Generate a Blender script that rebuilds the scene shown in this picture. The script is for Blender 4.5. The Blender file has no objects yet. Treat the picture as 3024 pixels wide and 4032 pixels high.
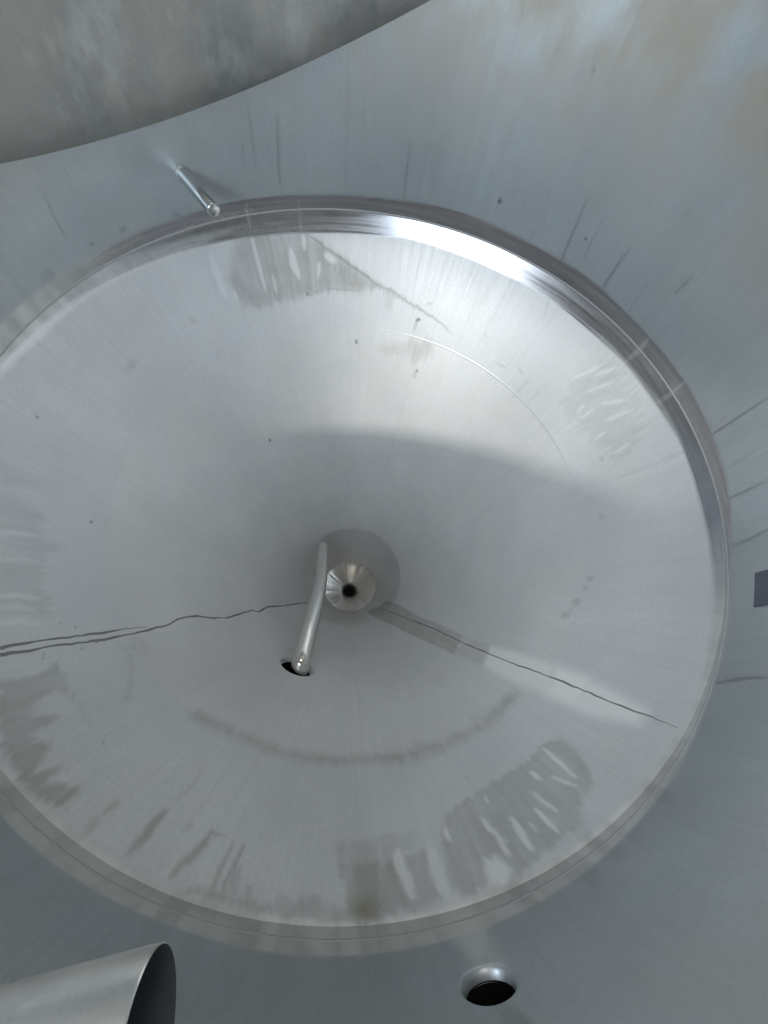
import bpy, bmesh, math
import numpy as np

# ------------------------------------------------------------------ camera, world, lamps, exposure
sc = bpy.context.scene
col = sc.collection
cam_d = bpy.data.cameras.new('camera')
cam = bpy.data.objects.new('camera', cam_d)
col.objects.link(cam)
cam_d.sensor_fit = 'HORIZONTAL'
cam_d.sensor_width = 36.0
cam_d.lens = 18.073
cam_d.clip_start = 0.02
cam_d.clip_end = 100
from mathutils import Matrix, Vector
RX = (-0.98895884, -0.09793302, 0.11121844)
RY = (0.13487297, -0.90577774, 0.40171628)
RZ = (0.0613979, 0.41228122, 0.90898542)
cam.matrix_world = Matrix(((RX[0], RY[0], RZ[0], 0.0), (RX[1], RY[1], RZ[1], 0.62676),
                           (RX[2], RY[2], RZ[2], 0.87772), (0, 0, 0, 1)))
sc.camera = cam

w = bpy.data.worlds.new('World')
sc.world = w
w.use_nodes = True
bg = w.node_tree.nodes['Background']
bg.inputs[0].default_value = (0.55, 0.65, 0.78, 1)
bg.inputs[1].default_value = 0.35


def area(name, loc, target, sx, sy, power, color, spread=180, axis=None):
    ld = bpy.data.lights.new(name, 'AREA')
    ld.shape = 'RECTANGLE'
    ld.size, ld.size_y = sx, sy
    ld.energy = power
    ld.color = color
    ld.spread = math.radians(spread)
    o = bpy.data.objects.new(name, ld)
    col.objects.link(o)
    o.location = loc
    d = Vector(target) - Vector(loc)
    if axis is None:
        o.rotation_euler = d.to_track_quat('-Z', 'Y').to_euler()
    else:
        x = Vector(axis).normalized()
        z = -(d - x * d.dot(x)).normalized()
        y = z.cross(x)
        o.rotation_euler = Matrix((x, y, z)).transposed().to_euler()
    return o


# daylight coming in over the sill of the side manway, behind and above the camera
area('daylight_through_manway', (0.43, 0.965, 0.735), (-0.2, -0.6, 0.0), 0.78, 0.29, 13.6, (0.74, 0.87, 1.0))
area('bright_sky_outside_manway', (1.40, 2.55, 1.815), (-0.3, -0.5, -0.55), 0.7, 0.12, 68.0, (1.0, 0.955, 0.88), axis=(1.0, 0.0, -0.112))
# added soft fill lamp under the head, brightening the deep cone
area('top_fill_lamp', (0.05, -0.2, 2.17), (0.0, 0.3, 0.0), 0.4, 0.4, 4.4, (1.0, 0.93, 0.84))

sc.render.engine = 'CYCLES'
sc.cycles.use_denoising = True
sc.cycles.max_bounces = 6
sc.cycles.diffuse_bounces = 4
sc.cycles.glossy_bounces = 5
sc.cycles.use_adaptive_sampling = True
sc.cycles.adaptive_threshold = 0.03
sc.cycles.sample_clamp_indirect = 4.0
sc.view_settings.view_transform = 'Standard'
sc.view_settings.look = 'None'
sc.view_settings.exposure = 0.55
sc.view_settings.gamma = 1.0
sc.view_settings.use_curve_mapping = False

# ------------------------------------------------------------------ marks and painted reflections on the steel, as (azimuth in degrees, height)
STAINS_AND_SHEEN = [
    ('film', 'p', [(127.31, -0.2186),(129.82, -0.1948),(129.48, -0.1422),(128.13, -0.0975),(126.82, -0.0734),(124.71, -0.0636),(123.41, -0.06),(122.11, -0.0295),(119.72, -0.0354),(118.41, -0.0319),(116.1, -0.028),(112.49, -0.0127),(111.49, -0.006),(108.86, -0.0173),(105.45, -0.0116),(105.15, -0.0129),(105.49, -0.0346),(105.85, -0.0816),(106.11, -0.1193),(107.74, -0.17),(110.73, -0.1934),(113.46, -0.2003),(116.94, -0.208),(121.06, -0.2104),(124.67, -0.2087)], 0, 0.62, 0.006, 0.012),
    ('light', 'l', [(126.68, -0.2092),(126.44, -0.158),(126.17, -0.1031)], 0.0103, 0.6, 0.006, 0.003),
    ('light', 'l', [(122.46, -0.1817),(122.41, -0.1509)], 0.0107, 0.6, 0.006, 0.003),
    ('light', 'l', [(120.47, -0.1407),(120.52, -0.1084),(121.01, -0.0775)], 0.0074, 0.6, 0.006, 0.003),
    ('light', 'l', [(119.01, -0.1083),(119.16, -0.0746),(119.28, -0.0436)], 0.0109, 0.6, 0.006, 0.003),
    ('light', 'l', [(112.43, -0.1435),(112.43, -0.124),(112.49, -0.1014)], 0.0086, 0.6, 0.006, 0.003),
    ('light', 'l', [(112.98, -0.1086),(112.87, -0.0776),(112.78, -0.0489)], 0.0081, 0.6, 0.006, 0.003),
    ('light', 'l', [(115.77, -0.1159),(115.59, -0.076),(115.44, -0.0401)], 0.0132, 0.6, 0.006, 0.003),
    ('light', 'l', [(117.34, -0.0893),(117.37, -0.0667)], 0.005, 0.6, 0.006, 0.003),
    ('light', 'l', [(124.03, -0.1445),(124.55, -0.117),(125.32, -0.0913)], 0.0069, 0.6, 0.006, 0.003),
    ('light', 'l', [(107.24, -0.1495),(107.1, -0.1178)], 0.0096, 0.6, 0.006, 0.003),
    ('light', 'l', [(114.5, -0.1869),(114.24, -0.1667)], 0.0049, 0.6, 0.006, 0.003),
    ('light', 'l', [(113.45, -0.0869),(113.41, -0.07)], 0.0043, 0.6, 0.006, 0.003),
    ('light', 'p', [(110.09, -0.0614),(111.47, -0.0616),(112.02, -0.0393),(112.08, -0.0213),(111.06, -0.0089),(109.01, -0.0164)], 0, 0.7, 0.006, 0.012),
    ('film', 'p', [(98.08, -0.094),(99.26, -0.1038),(99.79, -0.1011),(99.86, -0.073),(100.22, -0.045),(100.68, -0.0286),(101.42, -0.029),(101.63, -0.049),(101.57, -0.0685),(101.08, -0.0994),(101.22, -0.1099),(103.67, -0.1065),(103.65, -0.0848),(103.51, -0.0481),(103.77, -0.0261),(103.3, -0.019),(97.5, -0.0115)], 0, 0.7, 0.006, 0.012),
    ('light', 'l', [(100.46, -0.1265),(100.29, -0.0954),(100.88, -0.0704),(100.97, -0.0379)], 0.0176, 0.38, 0.006, 0.003),
    ('light', 'l', [(104.57, -0.1127),(104.41, -0.067),(104.6, -0.0177)], 0.0266, 0.34, 0.006, 0.003),
    ('film', 'p', [(93.22, -0.1093),(98.19, -0.1084),(97.47, -0.0066),(94.76, -0.0028),(94.01, -0.0284),(94.15, -0.0664),(93.45, -0.083)], 0, 0.75, 0.006, 0.012),
    ('film', 'p', [(92.73, -0.1546),(98.56, -0.1574),(98.14, -0.1024),(93.23, -0.1033)], 0, 0.38, 0.006, 0.012),
    ('film', 'p', [(98.56, -0.158),(100.69, -0.1641),(103.05, -0.1531),(102.53, -0.1204),(100.65, -0.126),(99.24, -0.1008),(98.06, -0.0911)], 0, 0.3, 0.006, 0.012),
    ('yellow', 'l', [(95.8, -0.0249),(95.81, -0.0248)], 0.0324, 0.8, 0.05, 0.002),
    ('film', 'p', [(77.94, -0.0181),(80.36, -0.0282),(82.66, -0.0257),(86.43, -0.0254),(87.16, -0.0392),(88.06, -0.0435),(88.82, -0.0325),(89.98, -0.0438),(91.24, -0.0475),(92.58, -0.0333),(94.16, -0.0284),(94.77, -0.0073),(86.63, -0.0131),(81.42, -0.0135),(78.16, -0.012)], 0, 0.5, 0.006, 0.012),
    ('film', 'l', [(71.07, -0.1228),(70.99, -0.0823),(71.28, -0.0651),(70.93, -0.0255)], 0.0137, 0.75, 0.012, 0.01),
    ('film', 'l', [(77.34, -0.1228),(77.09, -0.0852),(76.62, -0.0582),(75.82, -0.0177)], 0.0129, 0.8, 0.009, 0.01),
    ('film', 'l', [(76.96, -0.122),(79.03, -0.1196)], 0.008, 0.6, 0.006, 0.003),
    ('film', 'l', [(80.36, -0.1137),(80.21, -0.0674),(80.35, -0.0232)], 0.0079, 0.5, 0.006, 0.003),
    ('film', 'l', [(81.55, -0.1196),(81.45, -0.0733),(81.32, -0.0402),(81.4, -0.0088)], 0.0071, 0.75, 0.0075, 0.01),
    ('film', 'l', [(82.14, -0.0735),(82.32, -0.0268)], 0.0159, 0.55, 0.015, 0.02),
    ('film', 'l', [(83.72, -0.0497),(84.08, -0.0259)], 0.0106, 0.4, 0.006, 0.003),
    ('film', 'l', [(74.69, -0.1177),(74.7, -0.1074)], 0.0121, 0.35, 0.015, 0.003),
    ('film', 'l', [(71.46, -0.253),(71.55, -0.1811),(70.88, -0.1406)], 0.0067, 0.3, 0.015, 0.005),
    ('film', 'p', [(16.91, -0.1036),(16.84, -0.1441),(17.38, -0.1769),(18.26, -0.199),(20.85, -0.1917),(23.0, -0.2072),(24.2, -0.2458),(25.11, -0.203),(28.21, -0.1947),(32.48, -0.1974),(34.46, -0.2081),(37.03, -0.1919),(36.45, -0.1424),(36.52, -0.0993)], 0, 0.4, 0.012, 0.02),
    ('film', 'p', [(12.48, -0.0909),(12.83, -0.1871),(14.27, -0.134),(14.83, -0.0983)], 0, 0.3, 0.015, 0.012),
    ('light', 'l', [(23.5, -0.1131),(22.62, -0.1519),(22.51, -0.1867)], 0.0114, 0.3, 0.018, 0.01),
    ('light', 'l', [(27.66, -0.1134),(27.05, -0.1521),(27.17, -0.1859)], 0.0111, 0.22, 0.018, 0.01),
    ('light', 'l', [(33.45, -0.1065),(33.21, -0.1438),(33.65, -0.1754)], 0.0106, 0.38, 0.018, 0.01),
    ('light', 'l', [(35.14, -0.1028),(35.01, -0.1396),(35.53, -0.1703)], 0.0105, 0.3, 0.018, 0.01),
    ('light', 'l', [(37.34, -0.0969),(37.34, -0.1327),(37.97, -0.1622)], 0.0102, 0.3, 0.018, 0.01),
    ('film', 'p', [(45.37, -0.0646),(46.12, -0.1302),(44.57, -0.1757),(47.98, -0.1691),(53.72, -0.1618),(55.66, -0.159),(51.49, -0.1655),(48.81, -0.1519),(49.09, -0.1179),(50.35, -0.0828),(51.0, -0.0813),(52.3, -0.1144),(52.86, -0.1132),(53.16, -0.0742),(53.0, -0.063),(54.43, -0.0637),(55.55, -0.0828),(56.26, -0.0601),(57.56, -0.0298),(58.0, -0.0435),(58.73, -0.0681),(59.06, -0.027),(60.23, -0.052),(62.25, -0.0693),(62.43, -0.0301),(59.01, -0.0072),(55.37, -0.0179),(52.65, -0.0199)], 0, 0.72, 0.006, 0.015),
    ('film', 'l', [(43.88, -0.3231),(46.34, -0.343),(49.67, -0.3206),(53.93, -0.2687)], 0.0109, 0.45, 0.018, 0.003),
    ('film', 'l', [(53.94, -0.2635),(53.96, -0.2635)], 0.0185, 0.5, 0.015, 0.002),
    ('film', 'l', [(45.29, -0.3796),(45.31, -0.3797)], 0.0642, 0.3, 0.03, 0.002),
    ('film', 'l', [(66.12, -0.0892),(65.96, -0.0559)], 0.0075, 0.6, 0.012, 0.003),
    ('film', 'l', [(65.86, -0.0463),(66.26, -0.0195)], 0.0161, 0.45, 0.018, 0.003),
    ('film', 'l', [(61.6, -0.0496),(62.19, -0.0265)], 0.0132, 0.4, 0.018, 0.003),
    ('film', 'l', [(64.15, -0.3702),(70.31, -0.3887),(77.68, -0.3866),(88.64, -0.3882),(98.06, -0.3915),(107.83, -0.382),(121.73, -0.3831),(131.54, -0.3981)], 0.0338, 0.65, 0.0675, 0.006),
    ('dark', 'l', [(64.15, -0.3702),(70.31, -0.3887),(77.68, -0.3866),(88.64, -0.3882),(98.06, -0.3915),(107.83, -0.382),(121.73, -0.3831),(131.54, -0.3981)], 0.0234, 0.15, 0.06, 0.004),
    ('dark', 'l', [(68.58, -0.3784),(72.92, -0.3978)], 0.0207, 0.17, 0.0375, 0.003),
    ('dark', 'l', [(75.86, -0.3838),(80.42, -0.3899)], 0.0205, 0.17, 0.0375, 0.003),
    ('dark', 'l', [(86.3, -0.3958),(90.91, -0.382)], 0.0204, 0.17, 0.0375, 0.003),
    ('dark', 'l', [(98.18, -0.4118),(102.44, -0.3759)], 0.0206, 0.17, 0.0375, 0.003),
    ('dark', 'l', [(108.92, -0.4177),(112.48, -0.3646)], 0.0209, 0.17, 0.0375, 0.003),
    ('dark', 'l', [(122.19, -0.4199),(124.56, -0.3506)], 0.0215, 0.17, 0.0375, 0.003),
    ('film', 'p', [(-54.87, -0.0391),(-63.34, -0.0485),(-68.65, -0.0575),(-78.24, -0.1493),(-82.94, -0.1846),(-86.36, -0.2181),(-80.68, -0.2405),(-73.27, -0.2367),(-67.38, -0.2526),(-59.85, -0.2565),(-53.54, -0.2582),(-50.78, -0.2374),(-49.58, -0.1448)], 0, 0.85, 0.018, 0.02),
    ('light', 'l', [(-47.66, -0.0726),(-47.3, -0.1229),(-47.07, -0.203)], 0.0222, 0.38, 0.009, 0.003),
    ('light', 'l', [(-65.2, -0.1021),(-65.26, -0.1475),(-66.06, -0.1918)], 0.0228, 0.38, 0.009, 0.003),
    ('light', 'l', [(-57.14, -0.0485),(-57.13, -0.1522),(-57.11, -0.2176)], 0.0127, 0.38, 0.009, 0.003),
    ('light', 'l', [(-68.49, -0.0618),(-68.33, -0.1095)], 0.0118, 0.38, 0.009, 0.003),
    ('light', 'l', [(-71.63, -0.1492),(-70.94, -0.1967)], 0.009, 0.38, 0.009, 0.003),
    ('light', 'l', [(-73.42, -0.1285),(-75.02, -0.1456)], 0.0221, 0.38, 0.009, 0.003),
    ('light', 'l', [(-49.57, -0.1916),(-49.49, -0.218)], 0.0107, 0.38, 0.009, 0.003),
    ('light', 'l', [(-59.79, -0.1716),(-59.69, -0.2335)], 0.0089, 0.38, 0.009, 0.003),
    ('dark', 'l', [(-68.33, -0.0551),(-73.2, -0.1036),(-78.24, -0.1493),(-82.94, -0.1846),(-86.34, -0.2155),(-90.56, -0.2241),(-94.79, -0.2525),(-99.48, -0.2677),(-106.05, -0.2922),(-109.98, -0.3112)], 0.0084, 0.47, 0.006, 0.004),
    ('dark', 'l', [(-84.72, -0.218),(-90.61, -0.2282),(-94.75, -0.2499)], 0.0169, 0.3, 0.012, 0.02),
    ('dark', 'l', [(-96.12, -0.254),(-99.59, -0.273)], 0.0146, 0.34, 0.009, 0.01),
    ('dark', 'l', [(-75.24, -0.1407),(-75.65, -0.194)], 0.005, 0.34, 0.0045, 0.006),
    ('dark', 'l', [(-78.43, -0.1349),(-78.81, -0.1635)], 0.005, 0.34, 0.0045, 0.006),
    ('dark', 'l', [(-76.67, -0.1741),(-76.24, -0.194)], 0.005, 0.34, 0.0045, 0.006),
    ('dark', 'l', [(-79.42, -0.213),(-79.83, -0.2281)], 0.0051, 0.34, 0.0045, 0.006),
    ('dark', 'l', [(-72.87, -0.1643),(-74.82, -0.155)], 0.0049, 0.34, 0.0045, 0.006),
    ('dark', 'l', [(-102.2, -0.2294),(-100.29, -0.2424)], 0.0052, 0.34, 0.0045, 0.006),
    ('dark', 'l', [(-131.64, -0.2931),(-133.75, -0.2993)], 0.0052, 0.34, 0.0045, 0.006),
    ('dark', 'l', [(-125.73, -0.3272),(-129.12, -0.3173)], 0.0052, 0.34, 0.0045, 0.006),
    ('dark', 'l', [(-118.48, -0.2617),(-119.64, -0.2657)], 0.0052, 0.34, 0.0045, 0.006),
    ('dark', 'l', [(-73.27, -0.2367),(-80.68, -0.2405)], 0.0052, 0.34, 0.0045, 0.006),
    ('dark', 'l', [(-67.35, -0.2551),(-73.27, -0.2367)], 0.0051, 0.34, 0.0045, 0.006),
    ('dark', 'l', [(-98.95, -0.3098),(-98.98, -0.31)], 0.0121, 0.8, 0.003, 0.002),
    ('dark', 'l', [(-103.22, -0.5018),(-103.25, -0.502)], 0.0131, 0.8, 0.003, 0.002),
    ('dark', 'l', [(-81.21, -0.4258),(-81.23, -0.4261)], 0.0098, 0.8, 0.003, 0.002),
    ('dark', 'l', [(-67.64, -0.2477),(-67.65, -0.248)], 0.0102, 0.8, 0.003, 0.002),
    ('film', 'l', [(-98.95, -0.3098),(-98.83, -0.3518)], 0.0123, 0.5, 0.009, 0.003),
    ('film', 'l', [(-102.99, -0.5042),(-102.99, -0.5393)], 0.0177, 0.6, 0.009, 0.003),
    ('film', 'p', [(-88.7, -0.4404),(-96.9, -0.4075),(-99.52, -0.3861),(-105.33, -0.3748),(-106.73, -0.4067),(-102.34, -0.4659),(-98.18, -0.4482),(-91.51, -0.4603)], 0, 0.5, 0.02, 0.03),
    ('film', 'l', [(-89.96, -0.2457),(-90.37, -0.283)], 0.0332, 0.35, 0.015, 0.02),
    ('film', 'p', [(-147.07, -0.2675),(-144.99, -0.1676),(-146.47, -0.0843),(-149.52, -0.0626),(-161.07, -0.0819),(-166.73, -0.1339),(-169.04, -0.2098),(-160.24, -0.2464),(-153.4, -0.2733)], 0, 0.3, 0.012, 0.05),
    ('light', 'l', [(-152.24, -0.2525),(-151.44, -0.2142)], 0.0114, 0.34, 0.009, 0.006),
    ('film', 'l', [(-154.0, -0.2524),(-153.14, -0.2146)], 0.0095, 0.5, 0.006, 0.006),
    ('light', 'l', [(-145.43, -0.1727),(-146.92, -0.0989)], 0.0109, 0.34, 0.009, 0.006),
    ('film', 'l', [(-147.06, -0.175),(-148.42, -0.1011)], 0.0091, 0.5, 0.006, 0.006),
    ('light', 'l', [(-147.5, -0.1443),(-149.58, -0.0721)], 0.0106, 0.34, 0.009, 0.006),
    ('film', 'l', [(-149.08, -0.1461),(-151.04, -0.0737)], 0.0088, 0.5, 0.006, 0.006),
    ('light', 'l', [(-149.44, -0.1845),(-151.8, -0.1032)], 0.0107, 0.34, 0.009, 0.006),
    ('film', 'l', [(-151.08, -0.1857),(-153.3, -0.1042)], 0.0089, 0.5, 0.006, 0.006),
    ('light', 'l', [(-153.69, -0.2549),(-154.0, -0.1977)], 0.0112, 0.34, 0.009, 0.006),
    ('film', 'l', [(-155.45, -0.2544),(-155.65, -0.1975)], 0.0093, 0.5, 0.006, 0.006),
    ('light', 'l', [(-153.77, -0.1766),(-156.97, -0.0979)], 0.0105, 0.34, 0.009, 0.006),
    ('film', 'l', [(-155.39, -0.1766),(-158.45, -0.0975)], 0.0087, 0.5, 0.006, 0.006),
    ('light', 'l', [(-160.24, -0.2464),(-160.34, -0.2012)], 0.011, 0.34, 0.009, 0.006),
    ('film', 'l', [(-161.95, -0.2439),(-161.98, -0.1991)], 0.0091, 0.5, 0.006, 0.006),
    ('light', 'l', [(-157.95, -0.1927),(-159.43, -0.1011)], 0.0104, 0.34, 0.009, 0.006),
    ('film', 'l', [(-159.58, -0.1913),(-160.9, -0.1001)], 0.0086, 0.5, 0.006, 0.006),
    ('light', 'l', [(-166.04, -0.2109),(-165.65, -0.1591)], 0.0105, 0.34, 0.009, 0.006),
    ('film', 'l', [(-167.66, -0.207),(-167.18, -0.1559)], 0.0086, 0.5, 0.006, 0.006),
    ('light', 'l', [(-144.58, -0.1952),(-146.22, -0.1402)], 0.0112, 0.34, 0.009, 0.006),
    ('film', 'l', [(-146.25, -0.1977),(-147.79, -0.1424)], 0.0093, 0.5, 0.006, 0.006),
    ('film', 'l', [(-165.65, -0.2525),(-165.7, -0.2522)], 0.0184, 0.5, 0.01, 0.002),
    ('film', 'l', [(-179.37, -0.3042),(-179.41, -0.3038)], 0.0251, 0.5, 0.01, 0.002),
    ('film', 'l', [(165.2, -0.3442),(165.17, -0.3437)], 0.024, 0.5, 0.01, 0.002),
    ('film', 'l', [(162.69, -0.3556),(162.65, -0.3551)], 0.0205, 0.5, 0.01, 0.002),
    ('film', 'l', [(159.12, -0.3747),(159.09, -0.3741)], 0.0307, 0.5, 0.01, 0.002),
    ('film', 'l', [(155.33, -0.3987),(155.3, -0.3981)], 0.0341, 0.5, 0.01, 0.002),
    ('film', 'l', [(153.91, -0.4052),(159.12, -0.3747)], 0.0085, 0.4, 0.009, 0.003),
    ('film', 'l', [(-136.2, -0.2967),(-135.89, -0.4092)], 0.0131, 0.4, 0.009, 0.004),
    ('film', 'l', [(-140.29, -0.2726),(-140.5, -0.3678)], 0.0106, 0.35, 0.009, 0.004),
    ('film', 'l', [(-172.42, -0.032),(-172.03, -0.1532),(-171.71, -0.2724)], 0.0067, 0.3, 0.009, 0.004),
    ('dark', 'l', [(-171.93, 0.2214),(-172.04, 0.1118),(-171.82, 0.0034)], 0.0058, 0.77, 0.006, 0.004),
    ('dark', 'l', [(-171.82, 0.0034),(-172.04, -0.0286)], 0.006, 0.47, 0.006, 0.004),
    ('dark', 'l', [(-172.08, -0.0349),(-171.91, -0.0983)], 0.0042, 0.17, 0.006, 0.004),
    ('dark', 'l', [(-178.44, 0.1455),(-178.53, 0.0926),(-178.43, 0.0097)], 0.0044, 0.42, 0.006, 0.004),
    ('dark', 'l', [(176.54, 0.1521),(176.32, 0.094),(176.43, 0.0111)], 0.0059, 0.64, 0.006, 0.004),
    ('dark', 'l', [(176.43, 0.0111),(175.86, -0.0216)], 0.0065, 0.26, 0.006, 0.004),
    ('dark', 'l', [(169.18, 0.1271),(168.62, 0.0707),(168.5, 0.0136)], 0.0081, 0.59, 0.006, 0.004),
    ('dark', 'l', [(168.5, 0.0136),(168.17, -0.0266)], 0.0097, 0.38, 0.006, 0.004),
    ('dark', 'l', [(147.82, 0.1431),(147.61, 0.0776),(146.74, -0.0081)], 0.0061, 0.72, 0.006, 0.004),
    ('dark', 'l', [(-124.96, 0.2414),(-125.24, 0.1759),(-126.09, 0.0344)], 0.0069, 0.55, 0.006, 0.003),
    ('dark', 'l', [(-129.23, 0.2287),(-129.37, 0.1524),(-129.79, 0.1023)], 0.0062, 0.3, 0.006, 0.003),
    ('dark', 'l', [(-136.23, 0.2019),(-136.13, 0.1493),(-136.16, 0.0511)], 0.0068, 0.59, 0.006, 0.003),
    ('dark', 'l', [(-148.26, 0.2502),(-147.93, 0.1843)], 0.007, 0.59, 0.006, 0.003),
    ('dark', 'l', [(-142.62, 0.1664),(-143.32, 0.0585)], 0.0047, 0.26, 0.006, 0.003),
    ('dark', 'l', [(-148.98, 0.282),(-148.91, 0.2042)], 0.0041, 0.26, 0.006, 0.003),
    ('dark', 'l', [(-90.05, 0.2317),(-90.1, 0.1431),(-90.14, 0.0501)], 0.0057, 0.51, 0.006, 0.003),
    ('dark', 'l', [(-117.84, 0.2438),(-119.62, 0.1103)], 0.0041, 0.17, 0.006, 0.003),
    ('dark', 'l', [(-140.9, 0.3585),(-141.36, 0.3042)], 0.0131, 0.13, 0.006, 0.003),
    ('dark', 'l', [(-109.41, 0.1327),(-109.49, 0.1076)], 0.0058, 0.34, 0.006, 0.003),
    ('dark', 'l', [(-126.16, -0.0003),(-129.74, -0.1147)], 0.0054, 0.21, 0.006, 0.003),
    ('dark', 'l', [(-109.52, 0.1406),(-109.55, 0.1404)], 0.0162, 1.0, 0.002, 0.002),
    ('dark', 'l', [(-128.04, 0.1519),(-128.07, 0.1518)], 0.0093, 1.0, 0.002, 0.002),
    ('dark', 'l', [(-116.7, 0.4848),(-116.73, 0.4846)], 0.0086, 1.0, 0.002, 0.002),
    ('dark', 'l', [(-139.29, 0.5176),(-139.31, 0.5175)], 0.0033, 1.0, 0.002, 0.002),
    ('dark', 'l', [(-126.12, 0.0303),(-126.16, 0.0302)], 0.0118, 1.0, 0.002, 0.002),
    ('film', 'l', [(-115.95, 0.4822),(-115.99, 0.4381),(-116.3, 0.4066)], 0.0575, 0.35, 0.045, 0.02),
    ('dark', 'l', [(-61.1, 0.3024),(-60.74, 0.1402)], 0.0064, 0.34, 0.006, 0.003),
    ('dark', 'l', [(-65.74, 0.2575),(-64.99, 0.122),(-64.79, 0.0655)], 0.0074, 0.55, 0.006, 0.003),
    ('dark', 'l', [(-58.98, 0.2168),(-58.63, 0.1369)], 0.0056, 0.3, 0.006, 0.003),
    ('dark', 'l', [(-25.46, 0.2249),(-24.78, 0.168),(-24.54, 0.1012)], 0.0052, 0.42, 0.006, 0.003),
    ('dark', 'l', [(-38.8, 0.252),(-38.42, 0.227)], 0.004, 0.21, 0.006, 0.003),
    ('dark', 'l', [(-43.24, 0.0626),(-44.98, 0.0436)], 0.0096, 0.34, 0.006, 0.003),
    ('dark', 'l', [(-33.27, 0.0668),(-34.54, 0.0689)], 0.0105, 0.42, 0.006, 0.003),
    ('dark', 'l', [(-27.28, 0.0688),(-28.23, 0.0682)], 0.0101, 0.51, 0.006, 0.003),
    ('dark', 'l', [(-89.74, 0.1455),(-90.16, 0.0727)], 0.0045, 0.34, 0.006, 0.003),
    ('light', 'l', [(-68.26, 0.0375),(-68.36, -0.0087),(-68.2, -0.0538)], 0.0132, 0.75, 0.0045, 0.002),
    ('light', 'l', [(-57.62, 0.0371),(-57.55, -0.0015),(-57.37, -0.0377)], 0.0098, 0.68, 0.0045, 0.002),
    ('light', 'l', [(-149.84, 0.0487),(-150.08, -0.0424)], 0.0139, 0.75, 0.0045, 0.002),
    ('light', 'l', [(-160.85, 0.0544),(-161.05, -0.0405)], 0.0124, 0.68, 0.0045, 0.002),
    ('film', 'l', [(-45.76, 0.006),(-45.77, 0.0057)], 0.0242, 0.5, 0.008, 0.002),
    ('film', 'l', [(-56.07, -0.0292),(-56.08, -0.0294)], 0.0416, 0.55, 0.008, 0.002),
    ('film', 'l', [(-50.92, 0.0102),(-50.93, 0.01)], 0.0171, 0.5, 0.008, 0.002),
    ('film', 'l', [(-52.46, 0.0003),(-52.47, 0.0)], 0.0231, 0.35, 0.008, 0.002),
    ('film', 'l', [(-55.45, 0.0105),(-55.46, 0.0103)], 0.029, 0.4, 0.008, 0.002),
    ('film', 'l', [(-58.19, 0.0032),(-58.2, 0.0029)], 0.0392, 0.35, 0.008, 0.002),
    ('dark', 'l', [(-57.17, -0.0061),(-60.69, -0.0183),(-65.6, -0.0476)], 0.006, 0.34, 0.0075, 0.003),
    ('film', 'l', [(111.33, -0.0018),(111.79, 0.0658)], 0.0227, 0.6, 0.03, 0.01),
    ('film', 'l', [(121.33, -0.007),(121.9, 0.0721)], 0.0214, 0.7, 0.03, 0.01),
    ('light', 'l', [(105.05, -0.0084),(105.06, 0.0824)], 0.019, 0.38, 0.0225, 0.01),
    ('film', 'l', [(-18.64, 0.0594),(-18.64, 0.059)], 0.041, 0.4, 0.015, 0.002),
    ('film', 'l', [(-23.45, 0.0189),(-23.46, 0.0185)], 0.0437, 0.4, 0.015, 0.002),
    ('film', 'l', [(-9.07, 0.0252),(-9.07, 0.0248)], 0.0396, 0.4, 0.015, 0.002),
    ('film', 'l', [(89.36, 0.0156),(90.27, 0.073)], 0.0208, 0.35, 0.018, 0.006),
    ('film', 'l', [(92.82, 0.0177),(93.05, 0.0819)], 0.0275, 0.3, 0.018, 0.006),
    ('film', 'l', [(99.89, 0.0153),(99.99, 0.0886)], 0.0167, 0.35, 0.018, 0.006),
    ('film', 'l', [(85.75, 0.003),(85.93, 0.0753)], 0.0165, 0.3, 0.018, 0.006),
    ('film', 'l', [(78.55, 0.0052),(79.04, 0.0667)], 0.0209, 0.3, 0.018, 0.006),
    ('film', 'l', [(73.24, -0.0073),(73.81, 0.0529)], 0.0157, 0.3, 0.018, 0.006),
    ('film', 'l', [(118.59, 0.0245),(117.79, 0.097)], 0.0228, 0.35, 0.018, 0.006),
    ('film', 'l', [(130.78, 0.0016),(130.06, 0.0704)], 0.0224, 0.35, 0.018, 0.006),
    ('film', 'l', [(141.02, 0.0101),(140.51, 0.0802)], 0.0185, 0.4, 0.018, 0.006),
    ('film', 'l', [(64.82, -0.0091),(65.43, 0.045)], 0.0177, 0.3, 0.018, 0.006),
    ('dark', 'l', [(-81.24, -0.4291),(-81.32, -0.43)], 0.0127, 0.9, 0.002, 0.002),
    ('dark', 'l', [(-41.06, -0.7742),(-41.11, -0.7758)], 0.0137, 0.9, 0.002, 0.002),
    ('dark', 'l', [(17.08, -0.3182),(17.11, -0.3189)], 0.0086, 0.9, 0.002, 0.002),
    ('dark', 'l', [(-99.38, -0.3038),(-99.46, -0.3043)], 0.0122, 0.9, 0.002, 0.002),
    ('dark', 'l', [(42.56, -0.2742),(42.61, -0.2745)], 0.0074, 0.9, 0.002, 0.002),
    ('dark', 'l', [(1.57, -0.1196),(1.58, -0.1203)], 0.0079, 0.9, 0.002, 0.002),
    ('dark', 'l', [(-128.15, 0.1522),(-128.21, 0.152)], 0.0092, 0.9, 0.002, 0.002),
    ('film', 'l', [(-17.63, -0.2266),(-20.67, -0.2258)], 0.0225, 0.35, 0.015, 0.003),
    ('film', 'l', [(-36.79, -0.2165),(-38.0, -0.2321)], 0.0105, 0.5, 0.0075, 0.003),
    ('film', 'l', [(1.28, -0.1156),(1.86, -0.1236)], 0.0105, 0.4, 0.009, 0.003),
    ('dark', 'l', [(43.45, -0.1487),(43.47, -0.1487)], 0.0042, 0.7, 0.002, 0.002),
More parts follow.
